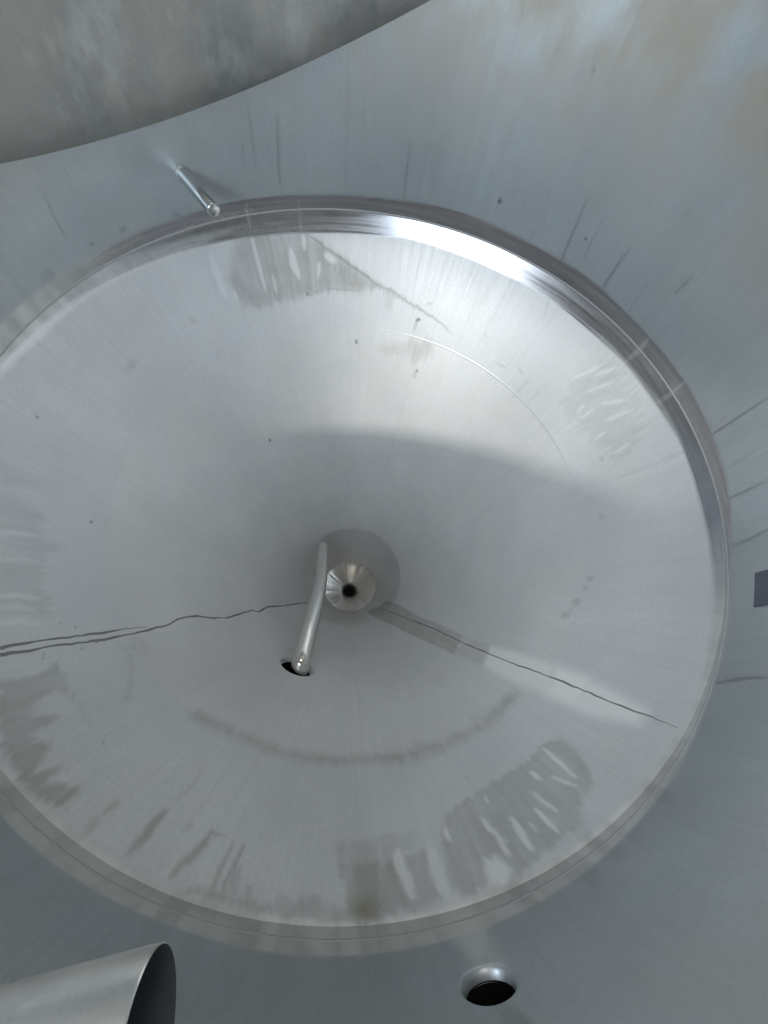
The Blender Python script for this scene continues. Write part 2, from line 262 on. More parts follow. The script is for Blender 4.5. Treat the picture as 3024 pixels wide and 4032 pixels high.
    ('dark', 'l', [(39.24, -0.2401),(39.26, -0.2402)], 0.0048, 0.7, 0.002, 0.002),
    ('dark', 'l', [(42.65, -0.2739),(42.67, -0.274)], 0.0049, 0.7, 0.002, 0.002),
    ('dark', 'l', [(38.23, -0.209),(38.24, -0.2092)], 0.0046, 0.7, 0.002, 0.002),
    ('dark', 'l', [(42.8, -0.1556),(42.82, -0.1557)], 0.0043, 0.7, 0.002, 0.002),
    ('dark', 'l', [(43.15, -0.2349),(43.17, -0.235)], 0.0047, 0.7, 0.002, 0.002),
    ('dark', 'l', [(58.68, -0.1554),(58.69, -0.1554)], 0.004, 0.7, 0.002, 0.002),
    ('dark', 'l', [(45.67, -0.4522),(45.7, -0.4524)], 0.0057, 0.7, 0.002, 0.002),
    ('film', 'l', [(104.41, 0.2108),(105.17, 0.2498),(105.55, 0.2825)], 0.0269, 0.8, 0.009, 0.002),
    ('light', 'l', [(105.49, -0.0199),(105.68, 0.0426),(104.74, 0.1342)], 0.0428, 0.56, 0.027, 0.004),
    ('light', 'l', [(105.58, 0.1037),(105.42, 0.1495)], 0.0453, 0.38, 0.045, 0.01),
    ('film', 'p', [(154.64, -1.6132),(145.02, -1.2038),(142.33, -0.7981),(133.93, -0.7578),(131.01, -1.2503),(124.88, -1.7307)], 0, 0.9, 0.006, 0.001),  # dark reflection of the strip by the right seam, painted as film
    ('dark', 'p', [(154.64, -1.6132),(145.02, -1.2038),(143.12, -0.9399),(133.6, -0.8974),(131.01, -1.2503),(124.88, -1.7307)], 0, 0.14, 0.006, 0.001),
    ('film', 'p', [(142.33, -0.7981),(142.07, -0.6289),(134.76, -0.5937),(133.93, -0.7578)], 0, 0.35, 0.012, 0.001),
    ('light', 'p', [(142.07, -0.6289),(142.47, -0.5178),(142.58, -0.3509),(135.45, -0.297),(134.7, -0.4849),(134.84, -0.5818)], 0, 0.75, 0.012, 0.001),  # bright end of the same strip, its reflection painted as pale colour
    ('light', 'p', [(142.58, -0.3509),(141.76, -0.2005),(140.38, -0.0786),(137.85, -0.0798),(135.68, -0.1852),(135.45, -0.297)], 0, 0.8, 0.014, 0.001),
    ('light', 'p', [(142.58, -0.3509),(142.48, -0.2386),(140.16, -0.2199),(135.88, -0.2203),(135.31, -0.3199)], 0, 1.0, 0.018, 0.004),
    ('light', 'p', [(-3.82, 0.0031),(-11.17, -0.005),(-25.36, 0.0046),(-34.72, -0.005),(-47.81, -0.0182),(-55.49, -0.0232),(-46.91, -0.0457),(-34.07, -0.0381),(-24.19, -0.0304),(-9.52, -0.0328),(-0.99, -0.0196)], 0, 0.8, 0.006, 0.004),  # left part of the weld band, a bright reflection painted pale
]
SEAM_LEFT = [(41.96, -0.0805), (42.11, -0.1242), (41.94, -0.1824), (42.34, -0.2734), (42.21, -0.3666), (41.79, -0.4414), (41.54, -0.5041), (40.42, -0.5524), (40.16, -0.5584), (39.89, -0.6432), (41.34, -0.7025), (42.33, -0.7855), (40.61, -0.9681), (42.14, -1.0091), (39.72, -1.1038), (40.64, -1.2247), (40.45, -1.4272), (43.88, -1.7293)]
SEAM_LEFT_UPPER = [(41.04, -0.0842), (40.81, -0.1368), (40.85, -0.1994), (40.97, -0.3004), (40.82, -0.3983), (41.09, -0.4429)]
SEAM_RIGHT = [(141.69, -1.6172), (140.87, -1.3141), (140.66, -1.0286), (139.46, -0.7662), (139.24, -0.5061), (139.69, -0.3247), (139.51, -0.1467), (139.75, -0.0103)]
STRIP = [[(154.64, -1.6132), (145.02, -1.2038), (142.33, -0.7981), (142.6, -0.5517), (142.58, -0.3509), (142.42, -0.2449), (140.92, -0.1462)], [(124.88, -1.7307), (131.01, -1.2503), (133.93, -0.7578), (134.7, -0.4849), (135.28, -0.2795), (135.68, -0.1852), (136.67, -0.1228)]]
ARM = [(0.1739, 0.6457, -0.974), (0.1587, 0.5812, -0.8544), (0.1555, 0.4916, -0.9004), (0.1549, 0.3868, -0.9805), (0.154, 0.2741, -1.0747), (0.158, 0.1681, -1.1758), (0.1726, 0.0392, -1.2873), (0.1977, -0.121, -1.4154)]

T = 0.45204                      # slope of the cone: radius = 1 + T * z below z = 0
CA = math.cos(math.atan(T))      # cosine of the cone's half angle
R_SEAM, R_DARK, R_CUP = 0.832, 0.313, 0.179
zof = lambda r: (r - 1) / T
Z_SEAM, Z_DARK, Z_CUP = zof(R_SEAM), zof(R_DARK), zof(R_CUP)
rng = np.random.default_rng(7)


def periodic(tab):
    a = np.array(tab, float)
    t = np.r_[a[:, 0] - 360, a[:, 0], a[:, 0] + 360]
    v = np.r_[a[:, 1], a[:, 1], a[:, 1]]
    return lambda th: np.interp((np.asarray(th) + 180) % 360 - 180, t, v)


_zt = periodic([(-161, .055), (-150, .052), (-105, .058), (-73, .040), (-36, .042), (-8, .055), (40, .065),
                (82, .075), (95, .082), (111, .072), (130, .045), (154, .021), (167, .012), (178, .035)])
_zb = periodic([(-161, -.038), (-150, -.048), (-104, -.054), (-73, -.052), (-36, -.036), (-3, -.012), (40, -.012),
                (81, -.012), (95, -.012), (111, -.012), (130, -.016), (154, -.022), (168, -.028), (178, -.032)])
_k = np.exp(-0.5 * (np.arange(-12, 13) / 5.0) ** 2)
_k /= _k.sum()
_th = np.arange(-180, 180, 1.0)
z_top = periodic(np.c_[_th, np.convolve(np.r_[_zt(_th)[-12:], _zt(_th), _zt(_th)[:12]], _k, 'valid')])
z_bot = periodic(np.c_[_th, np.convolve(np.r_[_zb(_th)[-12:], _zb(_th), _zb(_th)[:12]], _k, 'valid')])

# ------------------------------------------------------------------ painting dirt, dried film and reflections into point attributes
N1 = rng.random(4096)


def noise1(x):
    i = np.floor(x).astype(int)
    t = x - i
    t = t * t * (3 - 2 * t)
    return (N1[i % 4096] * (1 - t) + N1[(i + 1) % 4096] * t) * 2 - 1


def paint(th, z):
    """film / light / dark / yellow amounts for points at azimuth th (degrees) and height z"""
    out = {k: np.zeros(len(th)) for k in ('film', 'light', 'dark', 'yellow', 'polish')}
    rad = np.where(z < 0, 1 + T * z, 1.0)
    vs = np.where(z < 0, 1 / CA, 1.0)
    st = noise1(th * 1.9 + 11) * .6 + noise1(th * 5.3 + 400) * .5      # runs: quick round the tank, slow down it
    wob = noise1(z * 38 + 900) * .6 + noise1(z * 110 + 77) * .4
    P3 = pos(th, z)
    tr = np.radians(th)
    thick = np.clip(fbm(np.c_[np.cos(tr) * 60, np.sin(tr) * 60, z * 7] + 31, 3) * 2.2 - .6, 0, 1) * .6 + np.clip(fbm(P3 * 17 + 5, 3) * 2.4 - .7, 0, 1) * .4
    thick2 = np.clip(fbm(P3 * 40 + 77, 2) * 2.5 - .7, 0, 1)
    for ch, kind, pts, wd, val, soft, jit in STAINS_AND_SHEEN:
        P = np.array(pts, float)
        m = max(0.1, wd + soft * 3 + jit * 3)
        t0 = P[0, 0]
        d = (P[:, 0] - t0 + 180) % 360 - 180
        rl = max(0.12, float(np.mean(np.where(P[:, 1] < 0, 1 + T * P[:, 1], 1.0))))
        dth = (th - t0 + 180) % 360 - 180
        mt = math.degrees(m / rl)
        idx = np.where((dth > d.min() - mt) & (dth < d.max() + mt) & (z > P[:, 1].min() - m) & (z < P[:, 1].max() + m))[0]
        if not len(idx):
            continue
        f = rl * math.pi / 180
        X = dth[idx] * f + wob[idx] * jit * .35
        Y = (z[idx] + st[idx] * jit * (.7 if kind == 'p' else 1)) * vs[idx]
        px_, py_ = d * f, P[:, 1] * np.where(P[:, 1] < 0, 1 / CA, 1.0)
        dist = np.full(len(idx), 9.0)
        n = len(P)
        segs = range(n) if kind == 'p' else range(n - 1)
        ins = np.zeros(len(idx), bool)
        along = np.zeros(len(idx))
        seglen = np.hypot(np.diff(px_), np.diff(py_))
        start = np.r_[0, np.cumsum(seglen)]
        for i in segs:
            ax, ay, bx, by = px_[i], py_[i], px_[(i + 1) % n], py_[(i + 1) % n]
            ex, ey = bx - ax, by - ay
            L = ex * ex + ey * ey + 1e-12
            t = np.clip(((X - ax) * ex + (Y - ay) * ey) / L, 0, 1)
            dn = np.hypot(X - ax - t * ex, Y - ay - t * ey)
            if kind == 'l':
                along = np.where(dn < dist, (start[i] + t * math.sqrt(L)) / (start[-1] + 1e-9), along)
            dist = np.minimum(dist, dn)
            if kind == 'p':
                c = (ay > Y) != (by > Y)
                ins ^= c & (X < (Y - ay) * ex / (ey if abs(ey) > 1e-9 else 1e-9) + ax)
        if kind == 'p':
            sd = np.where(ins, -dist, dist)
            a = np.clip(.5 - sd / (3.2 * soft), 0, 1)
            rim = np.exp(-((sd + .004) / .005) ** 2)
        else:
            hw_ = wd / 2
            if start[-1] > 1.5 * wd and soft < .03:
                hw_ = hw_ * (.18 + .95 * np.sin(math.pi * np.clip(along, .02, .98)) ** .55) * (.78 + .5 * thick[idx])
            a = np.clip((hw_ + soft * .5 - dist) / max(soft, 1e-4), 0, 1)
            if soft >= .03 and ch == 'dark':
                a = a * (.35 + 1.2 * thick2[idx]) * (.5 + .9 * thick[idx])
        a = a * a * (3 - 2 * a) * val
        if ch == 'film':
            a = a * (.55 + .75 * thick[idx])
            if kind == 'p':
                a = a + rim * .28 * val * thick2[idx]
        out[ch][idx] = np.maximum(out[ch][idx], a)
        if ch == 'light':
            out['film'][idx] *= 1 - a
    P = pos(th, z)
    out['cloud'] = fbm(P * 3.1, 5)
    t = np.radians(th)
    out['warm'] = np.clip((z - .16) / .4, 0, 1) * np.clip(fbm(np.c_[np.cos(t) * 6, np.sin(t) * 6, z * 5.0] + 7, 6, .6) * 3.2 - .8, 0, 1)  # beige mottling up the wall, a warm reflection painted as colour
    wob2 = noise1(th * .09 + 50) * .004
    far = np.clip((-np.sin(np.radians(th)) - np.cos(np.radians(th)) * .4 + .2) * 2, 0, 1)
    zt, zb = z_top(th) + wob2 + .012 * far, z_bot(th) - wob2 - .010 * far
    sf = .011 + .006 * noise1(th * .05 + 9)
    b_ = np.clip((zt - z) / sf, 0, 1) * np.clip((z - zb) / sf, 0, 1)
    out['band'] = b_ * b_ * (3 - 2 * b_)
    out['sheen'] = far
    out['rings'] = fbm(np.c_[np.cos(t) * 4, np.sin(t) * 4, z * 120] + 3, 3, .55)
    out['mottle'] = fbm(P * 11.0 + 40, 4)
    t = np.radians(th)
    out['runs'] = fbm(np.c_[np.cos(t) * 38, np.sin(t) * 38, z * 1.2] + 90, 4, .65)
    return out


NV = rng.random(65536)


def vnoise(P):
    i = np.floor(P).astype(np.int64)
    t = P - i
    t = t * t * (3 - 2 * t)
    r = 0
    for a in (0, 1):
        for b in (0, 1):
            for c in (0, 1):
                h = ((i[:, 0] + a) * 73856093) ^ ((i[:, 1] + b) * 19349663) ^ ((i[:, 2] + c) * 83492791)
                w_ = (t[:, 0] if a else 1 - t[:, 0]) * (t[:, 1] if b else 1 - t[:, 1]) * (t[:, 2] if c else 1 - t[:, 2])
                r = r + w_ * NV[h & 65535]
    return r


def fbm(P, octaves, gain=.55):
    r, a, s = 0, 1.0, 0.0
    for k in range(octaves):
        r = r + a * vnoise(P * 2 ** k + 17.3 * k)
        s += a
        a *= gain
    return r / s


# ------------------------------------------------------------------ mesh helpers
def link(o, parent=None):
    col.objects.link(o)
    if parent:
        o.parent = parent
    return o


def mesh_obj(name, V, Fc, mat, parent=None, smooth=True, attrs=None):
    me = bpy.data.meshes.new(name)
    me.from_pydata([tuple(v) for v in V], [], Fc)
    if smooth:
        me.polygons.foreach_set('use_smooth', np.ones(len(me.polygons), bool))
    for k, a in (attrs or {}).items():
        at = me.attributes.new(k, 'FLOAT', 'POINT')
        at.data.foreach_set('value', np.asarray(a, np.float32))
    me.materials.append(mat)
    me.update()
    return link(bpy.data.objects.new(name, me), parent)


def pos(th, z):
    r = np.where(z < 0, 1 + T * z, 1.0)
    t = np.radians(th)
    return np.c_[r * np.cos(t), r * np.sin(t), z]


def inward(th, z):
    t = np.radians(th)
    k = np.where(z < 0, T, 0.0)
    n = np.c_[-np.cos(t), -np.sin(t), k]
    return n / np.linalg.norm(n, axis=1)[:, None]


def sheet(name, ths, zs, mat, parent, holes=(), paintit=True, off=0.0, gap=None):
    """a sheet of the vessel over the azimuths ths; zs(th) gives the column of heights.
    holes: (th, z, half width deg, half height, exponent, flare rings [(scale, depth)])"""
    closed = abs(ths[-1] - ths[0] - 360) < 1e-6
    if closed:
        ths = ths[:-1]
    Z = np.stack([zs(t) for t in ths])
    nu, nv = Z.shape
    TH = np.repeat(ths[:, None], nv, 1)
    th, z = TH.ravel().copy(), Z.ravel().copy()
    idx = np.arange(nu * nv).reshape(nu, nv)
    cells = np.ones((nu if closed else nu - 1, nv - 1), bool)
    extra_th, extra_z, extra_d, faces2 = [], [], [], []
    n0 = nu * nv
    if gap is not None:
        cells[:nu - 1] &= ~gap(ths[:-1, None] + .17, .5 * (Z[:-1, :-1] + Z[:-1, 1:]))
    for (hc, hz, hw, hh, ex, rings) in holes:
        iu = np.where(np.abs((ths - hc + 180) % 360 - 180) < hw * 1.35)[0]
        iv = np.where(np.abs(Z[iu[0]] - hz) < hh * 1.35)[0]
        i0, i1, j0, j1 = iu[0], iu[-1], iv[0], iv[-1]
        cells[i0:i1, j0:j1] = False
        loop = [idx[i, j0] for i in range(i0, i1)] + [idx[i1, j] for j in range(j0, j1)] + \
               [idx[i, j1] for i in range(i1, i0, -1)] + [idx[i0, j] for j in range(j1, j0, -1)]
        lt, lz = th[loop], z[loop]
        ang = np.arctan2((lz - hz) / hh, ((lt - hc + 180) % 360 - 180) / hw)
        rr = (np.abs(np.cos(ang)) ** ex + np.abs(np.sin(ang)) ** ex) ** (-1 / ex)
        et, ez = hc + hw * rr * np.cos(ang), hz + hh * rr * np.sin(ang)
        prev = loop
        allr = [(None, k / 6) for k in range(1, 7)] + list(rings)
        for sc_, dp in allr:
            if sc_ is None:
                nt, nz, nd = lt + (et - lt) * dp, lz + (ez - lz) * dp, np.zeros(len(loop))
            else:
                nt, nz, nd = hc + (et - hc) * sc_, hz + (ez - hz) * sc_, np.full(len(loop), dp)
            cur = list(range(n0, n0 + len(loop)))
            n0 += len(loop)
            extra_th.append(nt); extra_z.append(nz); extra_d.append(nd)
            m = len(loop)
            faces2 += [(prev[k], prev[(k + 1) % m], cur[(k + 1) % m], cur[k]) for k in range(m)]
            prev = cur
    if extra_th:
        th = np.r_[th, np.concatenate(extra_th)]
        z = np.r_[z, np.concatenate(extra_z)]
    dpt = np.zeros(len(th))
    if extra_d:
        dpt[nu * nv:] = np.concatenate(extra_d)
    V = pos(th, z) + inward(th, z) * (off - dpt)[:, None]
    ii, jj = np.where(cells)
    i2 = (ii + 1) % nu
    Fq = np.c_[idx[ii, jj], idx[i2, jj], idx[i2, jj + 1], idx[ii, jj + 1]]
    Fc = [tuple(q) for q in Fq.tolist()] + faces2
    return mesh_obj(name, V, Fc, mat, parent, True, paint(th, z) if paintit else None)


def tube(name, pts, radii, mat, parent=None, seg=28, caps=(True, True)):
    pts = [Vector(p) for p in pts]
    V, Fc = [], []
    up = Vector((0.31, 0.2, 0.93))
    for i, p in enumerate(pts):
        t = (pts[min(i + 1, len(pts) - 1)] - pts[max(i - 1, 0)]).normalized()
        if i == 0:
            a = t.cross(up).normalized()
        else:
            a = (a - t * a.dot(t)).normalized()
        b = t.cross(a)
        for k in range(seg):
            g = 2 * math.pi * k / seg
            V.append(p + (a * math.cos(g) + b * math.sin(g)) * radii[i])
    for i in range(len(pts) - 1):
        for k in range(seg):
            Fc.append((i * seg + k, i * seg + (k + 1) % seg, (i + 1) * seg + (k + 1) % seg, (i + 1) * seg + k))
    if caps[0]:
        Fc.append(tuple(range(seg))[::-1])
    if caps[1]:
        Fc.append(tuple((len(pts) - 1) * seg + k for k in range(seg)))
    return mesh_obj(name, V, Fc, mat, parent)


def bead(name, th, z, wid, hgt, mat, parent):
    """a weld bead lying on the vessel along the points (th, z)"""
    th, z = np.asarray(th, float), np.asarray(z, float)
    P, N = pos(th, z), inward(th, z)
    D = np.gradient(P, axis=0)
    D /= np.linalg.norm(D, axis=1)[:, None]
    S = np.cross(D, N)
    V = []
    prof = [(-.5, -.0006), (-.3, .7), (0, 1), (.3, .7), (.5, -.0006)]
    wid = np.broadcast_to(wid, th.shape)
    for s, h in prof:
        V.append(P + S * (s * wid)[:, None] + N * (h * hgt if h > 0 else h))
    V = np.stack(V, 1).reshape(-1, 3)
    m = len(prof)
    Fc = [(i * m + j, i * m + j + 1, (i + 1) * m + j + 1, (i + 1) * m + j) for i in range(len(th) - 1) for j in range(m - 1)]
    return mesh_obj(name, V, Fc, mat, parent)


# ------------------------------------------------------------------ materials
def steel(name, base=(.56, .575, .585), rough=.42, metal=1.0, aniso=0.0, film=True, streak=.5, cloud=.5, band=1.0, grain=.2):
    m = bpy.data.materials.new(name)
    m.use_nodes = True
    nt = m.node_tree
    N, Lk = nt.nodes, nt.links
    b = N['Principled BSDF']
    tc = N.new('ShaderNodeTexCoord')

    def noise(vec, scale, detail, rgh=.55):
        n = N.new('ShaderNodeTexNoise')
        n.inputs['Scale'].default_value = scale
        n.inputs['Detail'].default_value = detail
        n.inputs['Roughness'].default_value = rgh
        Lk.new(vec, n.inputs['Vector'])
        return n.outputs['Fac']

    def remap(v, a, b_, lo, hi):
        r = N.new('ShaderNodeMapRange')
        r.inputs[1].default_value, r.inputs[2].default_value = a, b_
        r.inputs[3].default_value, r.inputs[4].default_value = lo, hi
        Lk.new(v, r.inputs[0])
        return r.outputs[0]

    def math_(op, a, b_):
        q = N.new('ShaderNodeMath'); q.operation = op
        for i, v in enumerate((a, b_)):
            if isinstance(v, (int, float)):
                q.inputs[i].default_value = v
            else:
                Lk.new(v, q.inputs[i])
        return q.outputs[0]

    def mix(fac, a, b_):
        q = N.new('ShaderNodeMix'); q.data_type = 'RGBA'
        if isinstance(fac, (int, float)):
            q.inputs[0].default_value = fac
        else:
            Lk.new(fac, q.inputs[0])
        for i, v in ((6, a), (7, b_)):
            if isinstance(v, tuple):
                q.inputs[i].default_value = (*v, 1)
            else:
                Lk.new(v, q.inputs[i])
        return q.outputs[2]

    def att(k):
        a = N.new('ShaderNodeAttribute')
        a.attribute_name = k
        return a.outputs['Fac']

    if film:
        cl, cl2, stn = att('cloud'), att('mottle'), att('runs')
    else:
        cl = cl2 = stn = noise(tc.outputs['Object'], 14.0, 3)
    fine = noise(tc.outputs['Object'], 130.0, 1)
    if film:
        sp = N.new('ShaderNodeSeparateXYZ'); Lk.new(tc.outputs['Object'], sp.inputs[0])
        fx = N.new('ShaderNodeCombineXYZ'); Lk.new(sp.outputs[0], fx.inputs[0]); Lk.new(sp.outputs[1], fx.inputs[1])
        nm = N.new('ShaderNodeVectorMath'); nm.operation = 'NORMALIZE'; Lk.new(fx.outputs[0], nm.inputs[0])
        zs_ = N.new('ShaderNodeCombineXYZ'); Lk.new(math_('MULTIPLY', sp.outputs[2], .025), zs_.inputs[2])
        ad = N.new('ShaderNodeVectorMath'); ad.operation = 'ADD'; Lk.new(nm.outputs[0], ad.inputs[0]); Lk.new(zs_.outputs[0], ad.inputs[1])
        brush = noise(ad.outputs[0], 150.0, 2, .6)
    dk = tuple(c * (1 - .22 * cloud) for c in base)
    wm = (base[0] * .97, base[1] * .93, base[2] * .86)
    c = mix(remap(cl, .35, .68, 0, 1), base, dk)
    c = mix(remap(cl2, .45, .75, 0, .55 * cloud), c, wm)
    c = mix(remap(stn, .52, .85, 0, .35 * streak), c, tuple(v * .72 for v in base))
    c = mix(remap(fine, .3, .75, 0, grain), c, tuple(v * .6 for v in base))
    if film:
        c = mix(remap(brush, .35, .75, 0, .19), c, tuple(v * .72 for v in base))
    ro = remap(brush if film else cl2, .3, .7, rough - .04, rough + .04)
    mt = metal
    if film:
        fl = math_('MULTIPLY', att('film'), remap(stn, .3, .7, .75, 1.1))
        c = mix(fl, c, tuple(v * q for v, q in zip(base, (.58, .57, .54))))
        c = mix(att('yellow'), c, (.26, .245, .15))
        c = mix(math_('MULTIPLY', att('light'), .8), c, (.92, .92, .90))
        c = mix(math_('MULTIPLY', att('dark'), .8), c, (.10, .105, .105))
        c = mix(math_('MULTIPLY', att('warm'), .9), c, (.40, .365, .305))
        bd = math_('MULTIPLY', att('band'), band)
        rg = att('rings')
        sh = att('sheen')
        c = mix(bd, c, mix(sh, (.62, .615, .595), mix(remap(rg, .3, .7, 0, 1), (.27, .265, .275), (.38, .375, .385))))  # band darker on the far side, its dark reflection put into the colour
        c = mix(math_('MULTIPLY', math_('MULTIPLY', att('band'), att('light')), .5), c, (.80, .80, .78))
        c = mix(math_('MULTIPLY', bd, remap(stn, .42, .72, 0, .42)), c, (.33, .325, .31))
        c = mix(math_('MULTIPLY', bd, remap(cl2, .48, .75, 0, .5)), c, (.38, .38, .375))
        c = mix(math_('MULTIPLY', bd, math_('MULTIPLY', fl, .8)), c, (.30, .295, .28))
        inv = math_('SUBTRACT', 1.0, bd)
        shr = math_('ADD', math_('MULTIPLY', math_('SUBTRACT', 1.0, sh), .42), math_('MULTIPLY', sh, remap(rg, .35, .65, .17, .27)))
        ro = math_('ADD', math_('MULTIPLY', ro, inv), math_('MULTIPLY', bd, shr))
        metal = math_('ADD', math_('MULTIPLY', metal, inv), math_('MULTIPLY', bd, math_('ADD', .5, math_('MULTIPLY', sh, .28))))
        c = mix(math_('MULTIPLY', att('polish'), .3), c, (.62, .61, .59))
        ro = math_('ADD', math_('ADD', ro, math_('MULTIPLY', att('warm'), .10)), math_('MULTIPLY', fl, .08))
        ro = math_('SUBTRACT', ro, math_('MULTIPLY', att('polish'), .19))
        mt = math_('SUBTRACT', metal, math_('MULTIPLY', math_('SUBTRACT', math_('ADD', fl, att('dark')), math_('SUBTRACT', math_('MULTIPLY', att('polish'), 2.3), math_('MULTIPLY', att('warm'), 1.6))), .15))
    Lk.new(c, b.inputs['Base Color'])
    Lk.new(ro, b.inputs['Roughness'])
    if isinstance(mt, float):
        b.inputs['Metallic'].default_value = mt
    else:
        Lk.new(mt, b.inputs['Metallic'])
    if base[0] < .02:
        b.inputs['Specular IOR Level'].default_value = 0.05
    if aniso:
        b.inputs['Anisotropic'].default_value = aniso
        tg = N.new('ShaderNodeTangent'); tg.direction_type = 'RADIAL'; tg.axis = 'Z'
        Lk.new(tg.outputs[0], b.inputs['Tangent'])
    return m


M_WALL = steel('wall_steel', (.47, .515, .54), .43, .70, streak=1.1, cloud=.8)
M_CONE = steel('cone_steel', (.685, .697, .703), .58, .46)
M_CONELOW = steel('lower_cone_steel', (.70, .703, .697), .55, .46)
M_DARKBAND = steel('ground_ring_steel', (.66, .65, .645), .42, .62)
M_STRIP = steel('ground_strip_steel', (.58, .575, .56), .26, .8, film=False)
M_CUP = steel('cup_steel', (.62, .61, .59), .20, .9, film=False)
M_BEAD = steel('weld_bead_steel', (.44, .44, .44), .48, .4, film=False, cloud=.2, streak=0)
M_CONEBEAD = steel('cone_bead_steel', (.66, .67, .67), .42, .66, film=False, cloud=.2, streak=0)
M_SEAM = steel('seam_line_steel', (.22, .22, .215), .5, metal=.5, film=False)
M_PIPE = steel('polished_pipe_steel', (.80, .78, .75), .045, film=False, cloud=.1, streak=0)
M_ROD = steel('probe_steel', (.70, .71, .72), .22, film=False, cloud=.2, streak=0)
M_PLATE = steel('mottled_plate_steel', (.47, .475, .465), .46, .5, streak=2.4, cloud=1.9, band=0.0, grain=.7)
M_SLEEVE = steel('sleeve_steel', (.80, .79, .76), .28, .9, film=False, cloud=.6)
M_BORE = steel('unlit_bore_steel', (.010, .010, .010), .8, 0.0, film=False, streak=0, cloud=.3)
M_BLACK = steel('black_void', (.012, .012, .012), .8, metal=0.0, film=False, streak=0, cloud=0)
M_TAG = steel('dark_blue_tag', (.10, .115, .145), .5, metal=.2, film=False, streak=.2)
M_END = steel('dark_sleeve_end', (.09, .11, .13), .7, metal=0.0, film=False, streak=.2)

# ------------------------------------------------------------------ the vessel
tank = bpy.data.objects.new('steel_tank', None)
link(tank)
tank.location = (0, 0, 0)
tank['label'] = 'inside of a grey steel tank with round wall, funnel bottom and central drain'
tank['category'] = 'tank'

full = np.linspace(-180, 180, 1081)
PORT_T, PORT_Z = 104.6, 0.180


def zs_wall(t):
    zt = float(z_top(t))
    return np.r_[np.linspace(zt, .70, 92), np.linspace(.72, 1.85, 46)]


def manway(t, z):
    r = np.radians(t)
    return (t > 40) & (t < 89) & (z < 0.88) & (z > -.112 * np.cos(r) + .885 * np.sin(r) - .285)  # unseen opening, outline shaped to cut the edges of the light pool


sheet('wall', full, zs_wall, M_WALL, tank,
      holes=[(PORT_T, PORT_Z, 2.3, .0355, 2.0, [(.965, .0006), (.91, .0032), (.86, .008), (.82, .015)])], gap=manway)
sheet('wall_weld_band', full, lambda t: np.linspace(0.0, float(z_top(t)), 26), M_WALL, tank, off=0.0)
sheet('cone_weld_band', full, lambda t: np.linspace(float(z_bot(t)), -1e-6, 20), M_CONE, tank)

S1, S2 = 41.6, 139.6                        # the two straight seams of the funnel
RP_T, RP_Z = 73.6, -0.868
for a, b_ in ((S1, S2), (S2, S1 + 360)):
    n = int(round((b_ - a) * 3)) + 1
    tt = np.linspace(a, b_, n)
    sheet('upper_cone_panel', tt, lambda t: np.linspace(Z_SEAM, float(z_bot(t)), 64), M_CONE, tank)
    hl = []
    if a < RP_T < b_:
        hl = [(RP_T, RP_Z, 7.2, .067, 2.0, [(.97, .001), (.92, .004), (.87, .010), (.84, .020)])]
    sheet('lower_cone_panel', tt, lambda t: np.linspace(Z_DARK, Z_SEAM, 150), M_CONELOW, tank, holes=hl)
sheet('ground_ring', full[::3], lambda t: np.linspace(Z_CUP, Z_DARK, 24), M_DARKBAND, tank)

# weld beads
bead('weld_bead', full, np.full(len(full), 0.004) + z_top(full) * .42 * np.clip(np.sin(np.radians(full)) * 2 - .3, 0, 1), .008, .0006, M_BEAD, tank)
arc = np.linspace(-176, -72, 320)
bead('weld_bead', arc, np.full(len(arc), Z_SEAM), .009 * np.sin(np.linspace(.05, math.pi - .05, 320)) ** 1.3, .0005, M_CONEBEAD, tank)
bead('weld_bead', full, np.full(len(full), Z_CUP), .008, .0016, M_BEAD, tank)


def resample(pts, step):
    P = np.array(pts, float)
    s = np.r_[0, np.cumsum(np.abs(np.diff(P[:, 1])) + np.abs(np.diff(P[:, 0])) * .005)]
    q = np.arange(0, s[-1], step)
    return np.interp(q, s, P[:, 0]), np.interp(q, s, P[:, 1])


for pts, wd in ((SEAM_LEFT, .011), (SEAM_LEFT_UPPER, .010), (SEAM_RIGHT, .008)):
    t_, z_ = resample(pts, .01)
    t_ = t_ + noise1(z_ * 60) * .12
    bead('seam_line', t_, z_, wd * (.8 + .35 * noise1(z_ * 25 + 3)) * np.clip((np.arange(len(z_))[::-1] + 1) / 14, .15, 1), .0009, M_SEAM, tank)

# drain cup: a small bowl with a round outlet
def lathe(name, prof, mat, parent, seg=96, loc=(0, 0, 0)):
    V = [(r * math.cos(2 * math.pi * k / seg) + loc[0], r * math.sin(2 * math.pi * k / seg) + loc[1], z + loc[2]) for r, z in prof for k in range(seg)]
    Fc = [(i * seg + k, i * seg + (k + 1) % seg, (i + 1) * seg + (k + 1) % seg, (i + 1) * seg + k) for i in range(len(prof) - 1) for k in range(seg)]
    return mesh_obj(name, V, Fc, mat, parent)


def lathe_wavy(name, prof, mat, parent, seg=180):
    V = []
    for i, (r, z) in enumerate(prof):
        k = .0 if i == 0 else .016 * math.sin(math.pi * min(1, i / 6))
        for j in range(seg):
            g = 2 * math.pi * j / seg
            q = r * (1 + k * (.5 * noise1(np.array([j * .11 + 3.0]))[0] + .35 * noise1(np.array([j * .31 + 60.0]))[0]) * min(1, min(j, seg - j) / 8))
            V.append((q * math.cos(g), q * math.sin(g), z))
    Fc = [(i * seg + k, i * seg + (k + 1) % seg, (i + 1) * seg + (k + 1) % seg, (i + 1) * seg + k) for i in range(len(prof) - 1) for k in range(seg)]
    return mesh_obj(name, V, Fc, mat, parent)


